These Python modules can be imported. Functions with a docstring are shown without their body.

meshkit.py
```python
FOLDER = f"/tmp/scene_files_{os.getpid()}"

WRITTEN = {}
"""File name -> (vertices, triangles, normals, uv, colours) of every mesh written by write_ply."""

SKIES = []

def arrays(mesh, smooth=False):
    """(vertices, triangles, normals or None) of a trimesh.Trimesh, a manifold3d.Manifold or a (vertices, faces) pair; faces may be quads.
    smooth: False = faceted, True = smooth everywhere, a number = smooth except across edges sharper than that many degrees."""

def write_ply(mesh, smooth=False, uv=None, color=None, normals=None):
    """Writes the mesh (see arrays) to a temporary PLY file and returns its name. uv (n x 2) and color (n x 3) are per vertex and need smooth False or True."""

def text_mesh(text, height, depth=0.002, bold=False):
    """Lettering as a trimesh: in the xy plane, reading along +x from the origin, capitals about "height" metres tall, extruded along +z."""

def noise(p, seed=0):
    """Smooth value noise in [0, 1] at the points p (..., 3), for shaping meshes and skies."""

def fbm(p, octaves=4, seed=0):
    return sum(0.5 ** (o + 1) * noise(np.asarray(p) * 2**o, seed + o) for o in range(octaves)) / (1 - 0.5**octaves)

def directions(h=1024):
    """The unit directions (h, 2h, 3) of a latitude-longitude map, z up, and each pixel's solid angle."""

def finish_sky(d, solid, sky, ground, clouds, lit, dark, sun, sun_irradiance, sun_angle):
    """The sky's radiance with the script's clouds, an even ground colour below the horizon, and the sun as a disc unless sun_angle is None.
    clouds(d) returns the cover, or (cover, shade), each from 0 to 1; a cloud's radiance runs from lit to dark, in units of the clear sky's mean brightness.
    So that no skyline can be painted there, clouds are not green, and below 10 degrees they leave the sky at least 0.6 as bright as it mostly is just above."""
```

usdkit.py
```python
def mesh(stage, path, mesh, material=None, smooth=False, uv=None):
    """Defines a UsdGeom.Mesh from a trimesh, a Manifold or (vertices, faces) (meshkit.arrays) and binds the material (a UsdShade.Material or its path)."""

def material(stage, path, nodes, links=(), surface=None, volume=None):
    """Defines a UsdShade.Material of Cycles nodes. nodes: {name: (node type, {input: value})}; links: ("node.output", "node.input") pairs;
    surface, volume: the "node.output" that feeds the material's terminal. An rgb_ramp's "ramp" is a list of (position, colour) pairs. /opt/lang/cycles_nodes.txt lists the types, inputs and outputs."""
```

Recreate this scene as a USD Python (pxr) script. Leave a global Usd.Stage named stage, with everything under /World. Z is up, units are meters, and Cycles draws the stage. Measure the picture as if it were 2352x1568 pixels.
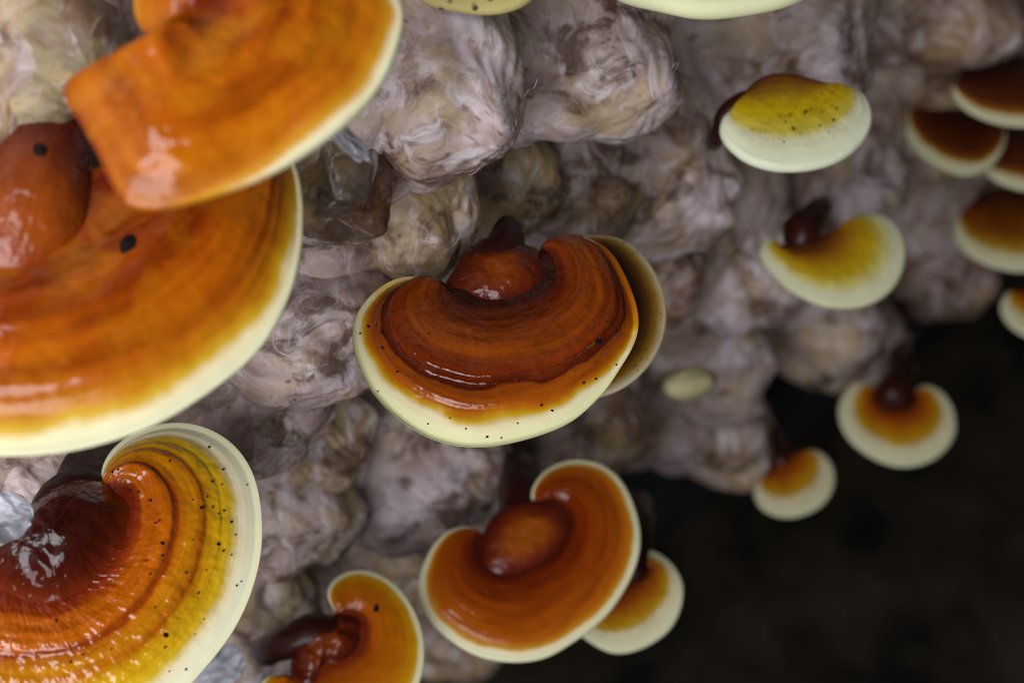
import math, numpy as np, trimesh, usdkit, meshkit
from scipy.interpolate import CubicSpline, PchipInterpolator
from pxr import Usd, UsdGeom, UsdLux, UsdShade, Gf, Sdf

# ------------------------------------------------------------------ stage, camera, light
stage = Usd.Stage.CreateInMemory()
UsdGeom.SetStageUpAxis(stage, UsdGeom.Tokens.z)
UsdGeom.SetStageMetersPerUnit(stage, 1.0)
UsdGeom.Xform.Define(stage, '/World')
UsdGeom.Scope.Define(stage, '/World/Looks')

S = 1.7                                    # metres per working unit
PITCH = math.radians(55)
CAM = np.array([0.0, 0.0, 1.75])
RIGHT = np.array([1.0, 0, 0])
UP = np.array([0, math.sin(PITCH), math.cos(PITCH)])
FWD = np.array([0, math.cos(PITCH), -math.sin(PITCH)])
FPX = 3510.0                               # focal length in the units of the measured picture (2352 wide)

cam = UsdGeom.Camera.Define(stage, '/World/camera')
M = Gf.Matrix4d(*RIGHT, 0, *UP, 0, *(-FWD), 0, *CAM, 1)
cam.AddTransformOp().Set(M)
cam.CreateHorizontalApertureAttr(23.5)
cam.CreateVerticalApertureAttr(23.5 * 682 / 1024)
cam.CreateFocalLengthAttr(23.5 * FPX / 2352)
cam.CreateClippingRangeAttr(Gf.Vec2f(0.02, 100))
cam.CreateFStopAttr(2.7)
cam.CreateFocusDistanceAttr(0.487 * S)
cam.CreateExposureAttr(0.0)

ALPHA = math.radians(40)
W = np.array([math.cos(ALPHA), math.sin(ALPHA), 0])      # along the wall of bags
N = np.array([math.sin(ALPHA), -math.cos(ALPHA), 0])     # out of the wall
Zv = np.array([0, 0, 1.0])
DW = 0.28 * S                                            # distance of the wall's face from the camera

def area_light(name, pos, target, w, h, power, color):
    l = UsdLux.RectLight.Define(stage, '/World/' + name)
    pos, target = np.array(pos, float), np.array(target, float)
    z = pos - target; z /= np.linalg.norm(z)
    x = np.cross(Zv, z); x /= np.linalg.norm(x); y = np.cross(z, x)
    l.AddTransformOp().Set(Gf.Matrix4d(*x, 0, *y, 0, *z, 0, *pos, 1))
    l.CreateWidthAttr(w); l.CreateHeightAttr(h); l.CreateIntensityAttr(power)
    l.CreateColorAttr(Gf.Vec3f(*color)); l.CreateNormalizeAttr(False)

TGT = CAM + FWD * 0.5 * S
# the open side of the growing shed, in front of the wall of bags and above it
area_light('shed_opening', TGT + 1.4 * np.array([-0.36, -0.50, 0.79]), TGT, 0.81, 0.59, 9.0, (0.97, 0.97, 1.0))
area_light('shed_doorway', TGT + 1.45 * np.array([-0.26, -0.82, 0.50]), TGT, 1.15, 0.76, 5.6, (0.97, 0.97, 1.0))

dome = UsdLux.DomeLight.Define(stage, '/World/sky')
dome.GetPrim().SetCustomDataByKey('kind', 'structure')
mdome = usdkit.material(stage, '/World/Looks/shed_air', {
    'tc': ('texture_coordinate', {}), 's': ('separate_xyz', {}),
    'r': ('rgb_ramp', {'ramp': [(0.0, (0.25, 0.24, 0.22)), (0.5, (0.55, 0.55, 0.56)), (1.0, (1.0, 1.0, 1.05))]}),
    'm': ('math', {'math_type': 'multiply_add', 'value2': 0.5, 'value3': 0.5}),
    'b': ('background_shader', {'strength': 0.05})},
    [('tc.generated', 's.vector'), ('s.z', 'm.value1'), ('m.value', 'r.fac'), ('r.color', 'b.color')], surface='b.background')
UsdShade.MaterialBindingAPI.Apply(dome.GetPrim()).Bind(mdome)

# ------------------------------------------------------------------ helpers
def ray(px, py):
    px, py = np.asarray(px, float), np.asarray(py, float)
    return FWD + RIGHT * ((px - 1176) / FPX)[..., None] - UP * ((py - 784) / FPX)[..., None]

def on_plane(px, py, P0, nrm):
    d = ray(px, py)
    return CAM + d * (((P0 - CAM) @ nrm) / (d @ nrm))[..., None]

def on_wall(px, py, off=0.0):
    return on_plane(px, py, CAM - N * (DW - off), N)

def sstep(a, b, x):
    t = np.clip((x - a) / (b - a), 0, 1)
    return t * t * (3 - 2 * t)

def curve(pts, n, kind=CubicSpline):
    p = np.asarray(pts, float)
    d = np.r_[0, np.cumsum(np.linalg.norm(np.diff(p, axis=0), axis=1) ** 0.7)]
    f = kind(d / d[-1], p)
    q = f(np.linspace(0, 1, n * 6))
    a = np.r_[0, np.cumsum(np.linalg.norm(np.diff(q, axis=0), axis=1))]
    t = np.linspace(0, a[-1], n)
    return np.stack([np.interp(t, a, q[:, k]) for k in range(q.shape[1])], 1)

def grid_faces(r, c, closed=False):
    i, j = np.meshgrid(np.arange(r - 1), np.arange(c if closed else c - 1), indexing='ij')
    k = (j + 1) % c
    a, b, d, e = i * c + j, i * c + k, (i + 1) * c + k, (i + 1) * c + j
    return np.stack([a, b, d, e], -1).reshape(-1, 4)

used = {}
def path_for(name, parent=None):
    base = (parent or '/World') + '/' + name
    k = used.get(base, 0); used[base] = k + 1
    return base if k == 0 else f'{base}_{k:03d}'

def tag(prim, label=None, cat=None, group=None, kind=None):
    for k, v in (('label', label), ('category', cat), ('group', group), ('kind', kind)):
        if v: prim.SetCustomDataByKey(k, v)
    return prim

def thing(name, label, cat, loc, group=None):
    x = UsdGeom.Xform.Define(stage, path_for(name))
    x.AddTranslateOp().Set(Gf.Vec3d(*map(float, loc)))
    x.GetPrim().SetMetadata('comment', '')
    return tag(x.GetPrim(), label, cat, group)

def part(name, vf, mat, parent=None, loc=(0, 0, 0), uv=None, smooth=True, label=None, kind=None):
    v, f = vf
    p = path_for(name, str(parent.GetPath()) if parent else None)
    m = usdkit.mesh(stage, p, (np.asarray(v) - np.asarray(loc), f), mat, smooth=smooth, uv=uv)
    return tag(m.GetPrim(), label, kind=kind)

def tube(pts, radii, n=28, wob=0.0, seed=0, ratio=1.0, steps=40):
    """A closed, round ended stalk through pts."""
    pts, radii = np.asarray(pts, float), np.asarray(radii, float)
    q = curve(np.c_[pts, radii], steps, PchipInterpolator)
    c, r = q[:, :3], q[:, 3]
    t = np.gradient(c, axis=0); t /= np.linalg.norm(t, axis=1, keepdims=True)
    a = np.cross(t, Zv + 0.01 * RIGHT); a /= np.linalg.norm(a, axis=1, keepdims=True)
    b = np.cross(a, t)
    cc, rr, aa, bb = [], [], [], []
    for k in range(7):
        ph = (k / 7) * math.pi / 2
        cc.append(c[0] - t[0] * r[0] * math.cos(ph) * 0.8); rr.append(r[0] * max(math.sin(ph), 0.02)); aa.append(a[0]); bb.append(b[0])
    cc += list(c); rr += list(r); aa += list(a); bb += list(b)
    for k in range(1, 8):
        ph = (k / 7) * math.pi / 2
        cc.append(c[-1] + t[-1] * r[-1] * math.sin(ph) * 0.8); rr.append(r[-1] * max(math.cos(ph), 0.02)); aa.append(a[-1]); bb.append(b[-1])
    th = np.linspace(0, 2 * math.pi, n, endpoint=False)
    v = np.array(cc)[:, None] + np.array(rr)[:, None, None] * (np.cos(th)[None, :, None] * np.array(aa)[:, None] + ratio * np.sin(th)[None, :, None] * np.array(bb)[:, None])
    v = v.reshape(-1, 3)
    if wob:
        nz = np.stack([meshkit.fbm(v / (r.mean() * 1.6) + 7.3 * k, 3, seed + k) for k in range(3)], 1) - 0.5
        v = v + nz * wob * r.mean()
    f = grid_faces(len(cc), n, True)[:, ::-1]
    s = np.repeat(np.linspace(0, 1, len(cc)), n)
    return v, f, np.stack([s, np.tile(th / (2 * math.pi), len(cc))], 1)

# ------------------------------------------------------------------ materials
def ramp_mat(name, ramp, rough, spots=0.0, bump=1.0, mottle=0.35, streak=(2.0, 90.0), coat=0.0, mcol=(0.25, 0.09, 0.03), spot_scale=260.0, spot_lim=2.0, patch=0.0, nscale=55.0, spec=0.3, band=None):
    nodes = {
        'uv': ('uvmap', {'attribute': 'st'}), 'geo': ('geometry', {}),
        'sx': ('separate_xyz', {}),
        'n0': ('noise_texture', {'scale': 45.0, 'detail': 3.0}),
        'off': ('math', {'math_type': 'multiply_add', 'value2': 0.10, 'value3': -0.05}),
        'add': ('math', {'math_type': 'add'}),
        'ramp': ('rgb_ramp', {'ramp': ramp}),
        'rr': ('rgb_ramp', {'ramp': rough}),
        'n1': ('noise_texture', {'scale': nscale, 'detail': 5.0, 'roughness': 0.6, 'distortion': 0.6}),
        'mr': ('map_range', {'from_min': 0.35, 'from_max': 0.7, 'to_min': 0.0, 'to_max': mottle, 'clamp': True}),
        'zone': ('map_range', {'from_min': 0.7, 'from_max': 0.9, 'to_min': 1.0, 'to_max': 0.12, 'clamp': True}),
        'mm': ('math', {'math_type': 'multiply'}),
        'mix': ('mix', {'mix_type': 'multiply', 'color2': tuple(mcol)}),
        'mp': ('mapping', {'scale': (streak[0], streak[1], 1.0)}),
        'ns': ('noise_texture', {'scale': 1.0, 'detail': 1.5, 'roughness': 0.5}),
        'nf': ('noise_texture', {'scale': 330.0, 'detail': 1.0, 'roughness': 0.5}),
        'nw': ('noise_texture', {'scale': 110.0, 'detail': 1.0}),
        'h1': ('math', {'math_type': 'multiply_add', 'value2': 0.45}),
        'h2': ('math', {'math_type': 'multiply_add', 'value2': 2.2}),
        'bump': ('bump', {'distance': 0.0022}),
        'p': ('principled_bsdf', {'specular_ior_level': spec, 'coat_weight': coat, 'coat_roughness': 0.08, 'subsurface_weight': 0.0}),
    }
    nodes['bs'] = ('math', {'math_type': 'multiply', 'value2': 0.30 * bump})
    links = [('zone.result', 'bs.value1'), ('bs.value', 'bump.strength'), ('uv.UV', 'sx.vector'), ('geo.position', 'n0.vector'), ('n0.fac', 'off.value1'), ('off.value', 'add.value1'), ('sx.x', 'add.value2'),
             ('add.value', 'ramp.fac'), ('add.value', 'rr.fac'), ('geo.position', 'n1.vector'), ('n1.fac', 'mr.value'),
             ('sx.x', 'zone.value'), ('mr.result', 'mm.value1'), ('zone.result', 'mm.value2'), ('mm.value', 'mix.fac'), ('ramp.color', 'mix.color1'),
             ('uv.UV', 'mp.vector'), ('mp.vector', 'ns.vector'), ('geo.position', 'nf.vector'), ('geo.position', 'nw.vector'),
             ('nf.fac', 'h1.value1'), ('ns.fac', 'h1.value3'), ('nw.fac', 'h2.value1'), ('h1.value', 'h2.value3'), ('h2.value', 'bump.height'),
             ('rr.color', 'p.roughness'), ('bump.normal', 'p.normal'), ('bump.normal', 'p.coat_normal')]
    col = 'mix.color'
    if spots:
        nodes.update({'vo': ('voronoi_texture', {'scale': spot_scale, 'randomness': 1.0}),
                      'gate': ('noise_texture', {'scale': 60.0, 'detail': 1.0}),
                      'gm': ('map_range', {'from_min': 0.45, 'from_max': 0.6, 'to_min': 0.0, 'to_max': spots, 'clamp': True}),
                      'vr': ('map_range', {'from_min': 0.16, 'from_max': 0.30, 'to_min': 1.0, 'to_max': 0.0, 'clamp': True}),
                      'vm': ('math', {'math_type': 'multiply'}),
                      'smix': ('mix', {'color2': (0.03, 0.012, 0.004)}),
                      'lim': ('math', {'math_type': 'less_than', 'value2': spot_lim}), 'vl': ('math', {'math_type': 'multiply'})})
        links += [('geo.position', 'vo.vector'), ('geo.position', 'gate.vector'), ('gate.fac', 'gm.value'), ('vo.distance', 'vr.value'), ('vr.result', 'vm.value1'), ('gm.result', 'vm.value2'),
                  ('add.value', 'lim.value1'), ('lim.value', 'vl.value1'), ('vm.value', 'vl.value2'), ('vl.value', 'smix.fac'), (col, 'smix.color1')]
        col = 'smix.color'
    if band:
        nodes['mpb'] = ('mapping', {'scale': (band[0], band[1], 1.0)})
        nodes['n1'] = ('noise_texture', {'scale': 1.0, 'detail': 3.0, 'roughness': 0.55, 'distortion': 0.3})
        links = [l for l in links if l != ('geo.position', 'n1.vector')] + [('uv.UV', 'mpb.vector'), ('mpb.vector', 'n1.vector')]
    if patch:
        nodes.update({'n7': ('noise_texture', {'scale': 34.0, 'detail': 3.0, 'roughness': 0.55, 'distortion': 0.8}),
                      'f7': ('map_range', {'from_min': 0.45, 'from_max': 0.65, 'to_min': 0.0, 'to_max': patch, 'clamp': True}),
                      'm7': ('math', {'math_type': 'multiply'}), 'mix7': ('mix', {'color2': (0.50, 0.19, 0.004)})})
        links += [('geo.position', 'n7.vector'), ('n7.fac', 'f7.value'), ('f7.result', 'm7.value1'), ('zone.result', 'm7.value2'), ('m7.value', 'mix7.fac'), (col, 'mix7.color1')]
        col = 'mix7.color'
    links.append((col, 'p.base_color'))
    return usdkit.material(stage, '/World/Looks/' + name, nodes, links, surface='p.BSDF')

g = lambda v: (v, v, v)
ROUGH = [(0, g(0.10)), (0.7, g(0.10)), (0.84, g(0.28)), (0.9, g(0.6)), (1, g(0.7))]
ROUGH_DULL = [(0, g(0.3)), (0.5, g(0.35)), (0.7, g(0.5)), (1, g(0.7))]
CREAM, CREAM2, YEL, YEL2 = (0.64, 0.64, 0.41), (0.70, 0.62, 0.37), (0.52, 0.32, 0.008), (0.44, 0.17, 0.003)
ORG, ORG2, RED, DRK = (0.36, 0.075, 0.002), (0.25, 0.040, 0.002), (0.16, 0.018, 0.003), (0.035, 0.005, 0.003)

MAT = {}
MAT['upper'] = ramp_mat('orange_lacquer_crust', bump=0.8, streak=(7.0, 14.0), ramp=[(0, RED), (0.1, ORG2), (0.3, ORG), (0.6, (0.38, 0.088, 0.002)), (0.83, (0.42, 0.115, 0.003)), (0.91, (0.52, 0.25, 0.006)), (0.955, CREAM2), (1, CREAM)], rough=ROUGH, mottle=0.7, patch=0.4, band=(6.0, 4.0))
MAT['lower'] = ramp_mat('red_orange_lacquer_crust', bump=0.6, streak=(9.0, 14.0), ramp=[(0, (0.17, 0.015, 0.006)), (0.1, (0.22, 0.025, 0.004)), (0.18, ORG2), (0.45, ORG2), (0.6, ORG), (0.76, (0.38, 0.09, 0.003)), (0.85, YEL2), (0.90, YEL), (0.945, CREAM2), (1, CREAM)], rough=ROUGH, mottle=0.7, patch=0.25, band=(8.0, 3.0))
MAT['banded'] = ramp_mat('banded_lacquer_crust', [(0, (0.14, 0.013, 0.003)), (0.09, (0.24, 0.035, 0.003)), (0.12, ORG), (0.33, (0.44, 0.105, 0.003)), (0.385, (0.24, 0.032, 0.002)), (0.42, (0.42, 0.12, 0.002)), (0.52, (0.48, 0.19, 0.003)), (0.585, (0.42, 0.11, 0.002)), (0.65, (0.52, 0.27, 0.004)), (0.75, (0.58, 0.35, 0.006)), (0.80, (0.58, 0.39, 0.02)), (0.86, CREAM2), (0.93, (0.70, 0.68, 0.48)), (1, CREAM)], ROUGH, bump=1.5, mottle=0.4, streak=(10.0, 60.0), spec=0.5, band=(16.0, 4.0))
MAT['centre'] = ramp_mat('chestnut_lacquer_crust', [(0, (0.03, 0.006, 0.003)), (0.07, (0.10, 0.014, 0.004)), (0.2, (0.16, 0.026, 0.002)), (0.42, (0.25, 0.050, 0.002)), (0.58, (0.18, 0.024, 0.002)), (0.65, (0.06, 0.007, 0.002)), (0.67, (0.24, 0.046, 0.002)), (0.76, (0.33, 0.072, 0.002)), (0.80, (0.42, 0.14, 0.003)), (0.835, YEL), (0.875, CREAM2), (1, (0.64, 0.69, 0.37))], ROUGH, mottle=0.6, spec=0.42, bump=1.0, streak=(16.0, 22.0), band=(17.0, 4.0))
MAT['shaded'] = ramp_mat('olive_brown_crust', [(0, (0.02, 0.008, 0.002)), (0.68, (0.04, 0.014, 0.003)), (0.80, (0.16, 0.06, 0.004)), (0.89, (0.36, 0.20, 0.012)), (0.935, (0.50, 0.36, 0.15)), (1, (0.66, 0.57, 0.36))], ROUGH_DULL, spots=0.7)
MAT['disc'] = ramp_mat('russet_lacquer_crust', bump=0.6, streak=(9.0, 14.0), ramp=[(0, (0.06, 0.008, 0.003)), (0.12, (0.15, 0.018, 0.002)), (0.3, (0.21, 0.032, 0.002)), (0.6, (0.29, 0.056, 0.002)), (0.8, (0.38, 0.09, 0.003)), (0.89, (0.48, 0.22, 0.005)), (0.93, CREAM2), (1, CREAM)], rough=ROUGH, mottle=0.5, band=(7.0, 5.0))
MAT['small'] = ramp_mat('amber_lacquer_crust', bump=0.4, ramp=[(0, (0.16, 0.02, 0.003)), (0.15, ORG), (0.6, (0.44, 0.13, 0.003)), (0.82, (0.50, 0.22, 0.003)), (0.88, YEL), (0.92, CREAM2), (1, CREAM)], rough=ROUGH)
MAT['yellow_a'] = ramp_mat('spotted_yellow_crust', [(0, (0.05, 0.014, 0.003)), (0.11, (0.20, 0.075, 0.003)), (0.25, (0.40, 0.22, 0.003)), (0.5, (0.50, 0.36, 0.004)), (0.68, (0.56, 0.47, 0.06)), (0.76, CREAM), (1, (0.72, 0.76, 0.55))], ROUGH_DULL, spots=0.55, spot_scale=210.0, spot_lim=0.68)
MAT['yellow_b'] = ramp_mat('yellow_crust', [(0, (0.05, 0.012, 0.003)), (0.16, (0.20, 0.055, 0.003)), (0.36, (0.42, 0.20, 0.003)), (0.6, (0.53, 0.38, 0.008)), (0.74, (0.62, 0.55, 0.16)), (0.85, CREAM), (1, CREAM)], ROUGH_DULL)
MAT['button'] = ramp_mat('young_orange_crust', [(0, (0.03, 0.006, 0.003)), (0.14, (0.16, 0.025, 0.002)), (0.36, (0.40, 0.088, 0.002)), (0.57, (0.50, 0.24, 0.003)), (0.66, YEL), (0.74, CREAM2), (1, CREAM)], ROUGH_DULL)
MAT['dark'] = ramp_mat('dark_brown_crust', [(0, (0.010, 0.003, 0.002)), (0.4, (0.05, 0.009, 0.002)), (0.72, (0.11, 0.021, 0.002)), (0.83, (0.26, 0.075, 0.003)), (0.875, (0.42, 0.24, 0.01)), (0.90, CREAM2), (1, CREAM)], ROUGH_DULL)
MAT['brownorange'] = ramp_mat('brown_orange_crust', [(0, (0.02, 0.005, 0.002)), (0.25, (0.09, 0.020, 0.002)), (0.65, (0.24, 0.065, 0.003)), (0.80, (0.42, 0.25, 0.004)), (0.88, CREAM2), (1, CREAM)], ROUGH_DULL)
MAT['cream'] = ramp_mat('cream_crust', [(0, (0.5, 0.35, 0.08)), (0.5, (0.62, 0.55, 0.2)), (1, (0.72, 0.74, 0.44))], [(0, g(0.6)), (1, g(0.7))], mottle=0.1)
MAT['cream_spot'] = ramp_mat('spotted_cream_crust', [(0, (0.4, 0.25, 0.05)), (0.5, (0.5, 0.38, 0.08)), (1, (0.55, 0.48, 0.18))], [(0, g(0.6)), (1, g(0.7))], spots=0.95, spot_scale=140.0)
MAT['knob'] = ramp_mat('cream_knob_skin', [(0, (0.60, 0.52, 0.27)), (1, (0.58, 0.52, 0.30))], [(0, g(0.7)), (1, g(0.7))], mottle=0.1)
MAT['umbo'] = ramp_mat('maroon_lacquer_umbo', streak=(2.0, 6.0), bump=1.5, ramp=[(0, (0.22, 0.045, 0.003)), (0.4, (0.17, 0.028, 0.003)), (0.75, (0.09, 0.009, 0.003)), (1, (0.03, 0.005, 0.003))], rough=[(0, g(0.3)), (1, g(0.18))], mottle=0.4)
MAT['umbo_orange'] = ramp_mat('orange_topped_umbo', streak=(2.0, 6.0), bump=1.5, ramp=[(0, (0.30, 0.075, 0.003)), (0.4, (0.27, 0.06, 0.003)), (0.65, (0.15, 0.02, 0.003)), (0.85, (0.08, 0.008, 0.003)), (1, (0.035, 0.005, 0.003))], rough=[(0, g(0.4)), (0.6, g(0.3)), (1, g(0.16))], mottle=0.3)
MAT['umbo_dark'] = ramp_mat('dark_maroon_lacquer_umbo', streak=(2.0, 6.0), bump=1.5, ramp=[(0, (0.022, 0.004, 0.003)), (0.45, (0.035, 0.005, 0.003)), (0.7, (0.075, 0.009, 0.003)), (0.9, (0.15, 0.020, 0.003)), (1, (0.15, 0.016, 0.003))], rough=[(0, g(0.13)), (1, g(0.13))], mottle=0.3)
MAT['stem'] = ramp_mat('dark_lacquer_stem', [(0, (0.014, 0.005, 0.004)), (0.6, (0.018, 0.004, 0.003)), (1, (0.04, 0.006, 0.003))], [(0, g(0.5)), (1, g(0.38))], mottle=0.4, streak=(12.0, 14.0))
MAT['stem_red'] = ramp_mat('red_lacquer_stem', [(0, (0.05, 0.010, 0.010)), (0.5, (0.09, 0.012, 0.008)), (0.64, (0.25, 0.05, 0.004)), (0.82, (0.22, 0.03, 0.004)), (1, (0.17, 0.015, 0.006))], [(0, g(0.3)), (1, g(0.16))], mottle=0.3, streak=(3.0, 40.0))
MAT['pore'] = usdkit.material(stage, '/World/Looks/pale_pore_layer', {
    'geo': ('geometry', {}), 'n': ('noise_texture', {'scale': 900.0, 'detail': 2.0}),
    'r': ('rgb_ramp', {'ramp': [(0.3, (0.42, 0.33, 0.2)), (0.7, (0.62, 0.54, 0.36))]}), 'p': ('principled_bsdf', {'roughness': 0.8})},
    [('geo.position', 'n.vector'), ('n.fac', 'r.fac'), ('r.color', 'p.base_color')], surface='p.BSDF')
MAT['speck'] = usdkit.material(stage, '/World/Looks/black_dirt', {'p': ('principled_bsdf', {'base_color': (0.008, 0.006, 0.005), 'roughness': 0.9, 'specular_ior_level': 0.1})}, [], surface='p.BSDF')

def substrate_mat(name, tones, white=0.7, brown=0.85, rough=0.55, film=0.22):
    """tones: three colours from deep to light; white hyphae, brown bark and straw patches come and go over them."""
    nodes = {'geo': ('geometry', {}),
             'warp': ('noise_texture', {'scale': 16.0, 'detail': 3.0}),
             'va': ('vector_math', {'math_type': 'multiply_add', 'vector2': (0.06, 0.06, 0.06)}),
             'n1': ('noise_texture', {'scale': 20.0, 'detail': 6.0, 'roughness': 0.62}),
             'mp': ('mapping', {'scale': (60.0, 15.0, 38.0), 'rotation': (0.4, 0.7, 0.9)}),
             'n2': ('noise_texture', {'scale': 1.0, 'detail': 6.0, 'roughness': 0.66, 'distortion': 0.5}),
             'mx': ('mix', {'mix_type': 'mix', 'fac': 0.5}),
             'r': ('rgb_ramp', {'ramp': [(0.36, tones[0]), (0.47, tones[1]), (0.60, tones[2])]}),
             'n6': ('noise_texture', {'scale': 17.0, 'detail': 4.0, 'roughness': 0.55}),
             'f6': ('map_range', {'from_min': 0.52, 'from_max': 0.64, 'to_min': 0.0, 'to_max': 0.65, 'clamp': True}),
             'mix6': ('mix', {'color2': (0.46, 0.32, 0.13)}),
             'mp5': ('mapping', {'scale': (20.0, 42.0, 26.0), 'rotation': (1.1, 0.2, 0.5)}),
             'n5': ('noise_texture', {'scale': 1.0, 'detail': 6.0, 'roughness': 0.66, 'distortion': 0.4}),
             'f5': ('map_range', {'from_min': 0.50, 'from_max': 0.60, 'to_min': 0.0, 'to_max': brown, 'clamp': True}),
             'mix5': ('mix', {'color2': (0.11, 0.052, 0.028)}),
             'mp3': ('mapping', {'scale': (75.0, 26.0, 50.0), 'rotation': (0.2, 1.2, 0.3)}),
             'n3': ('noise_texture', {'scale': 1.0, 'detail': 5.0, 'roughness': 0.62, 'distortion': 0.8}),
             'f3': ('map_range', {'from_min': 0.54, 'from_max': 0.66, 'to_min': 0.0, 'to_max': white, 'clamp': True}),
             'mix': ('mix', {'color2': (0.76, 0.69, 0.74)}),
             'n4': ('noise_texture', {'scale': 120.0, 'detail': 2.0, 'roughness': 0.55}),
             'vo': ('voronoi_texture', {'scale': 120.0}),
             'vg': ('map_range', {'from_min': 0.12, 'from_max': 0.28, 'to_min': 0.75, 'to_max': 0.0, 'clamp': True}),
             'ng': ('noise_texture', {'scale': 24.0, 'detail': 1.0}),
             'fg': ('map_range', {'from_min': 0.48, 'from_max': 0.62, 'clamp': True}),
             'mg': ('math', {'math_type': 'multiply'}),
             'mixg': ('mix', {'color2': (0.17, 0.065, 0.03)}),
             'h': ('math', {'math_type': 'multiply_add', 'value2': 0.5}),
             'bump': ('bump', {'strength': 0.26, 'distance': 0.005}),
             'p': ('principled_bsdf', {'roughness': rough, 'coat_weight': film, 'coat_roughness': 0.22})}
    links = [('geo.position', 'warp.vector'), ('warp.color', 'va.vector1'), ('geo.position', 'va.vector3'),
             ('va.vector', 'n1.vector'), ('va.vector', 'mp.vector'), ('mp.vector', 'n2.vector'),
             ('n1.fac', 'mx.color1'), ('n2.fac', 'mx.color2'), ('mx.color', 'r.fac'),
             ('va.vector', 'mp3.vector'), ('mp3.vector', 'n3.vector'), ('n3.fac', 'f3.value'), ('f3.result', 'mix.fac'),
             ('va.vector', 'mp5.vector'), ('mp5.vector', 'n5.vector'), ('n5.fac', 'f5.value'), ('f5.result', 'mix5.fac'),
             ('va.vector', 'n6.vector'), ('n6.fac', 'f6.value'), ('f6.result', 'mix6.fac'),
             ('va.vector', 'vo.vector'), ('vo.distance', 'vg.value'), ('va.vector', 'ng.vector'), ('ng.fac', 'fg.value'), ('vg.result', 'mg.value1'), ('fg.result', 'mg.value2'), ('mg.value', 'mixg.fac'),
             ('geo.position', 'n4.vector'), ('n4.fac', 'h.value1'), ('n2.fac', 'h.value3'), ('h.value', 'bump.height'),
             ('r.color', 'mix6.color1'), ('mix6.color', 'mix5.color1'), ('mix5.color', 'mixg.color1'), ('mixg.color', 'mix.color1'), ('mix.color', 'p.base_color'), ('bump.normal', 'p.normal'), ('bump.normal', 'p.coat_normal')]
    return usdkit.material(stage, '/World/Looks/' + name, nodes, links, surface='p.BSDF')

SUB = {
 'lav': substrate_mat('lavender_mycelium', [(0.27, 0.18, 0.145), (0.47, 0.36, 0.34), (0.64, 0.53, 0.565)], brown=0.85),
 'tan': substrate_mat('tan_mycelium', [(0.22, 0.135, 0.07), (0.40, 0.28, 0.165), (0.54, 0.43, 0.32)]),
 'brn': substrate_mat('brown_substrate', [(0.10, 0.05, 0.035), (0.24, 0.14, 0.10), (0.42, 0.32, 0.28)], white=0.6),
 'olive': substrate_mat('olive_mycelium', [(0.09, 0.06, 0.03), (0.18, 0.135, 0.065), (0.25, 0.20, 0.12)], white=0.35, film=0.1, rough=0.6),
 'drk': substrate_mat('dark_bark_substrate', [(0.025, 0.018, 0.013), (0.07, 0.045, 0.03), (0.16, 0.12, 0.10)], white=0.45, film=0.6, rough=0.4),
 'bank': substrate_mat('common_mycelium', [(0.26, 0.165, 0.12), (0.45, 0.335, 0.28), (0.60, 0.49, 0.48)], brown=0.85),
}

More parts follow.
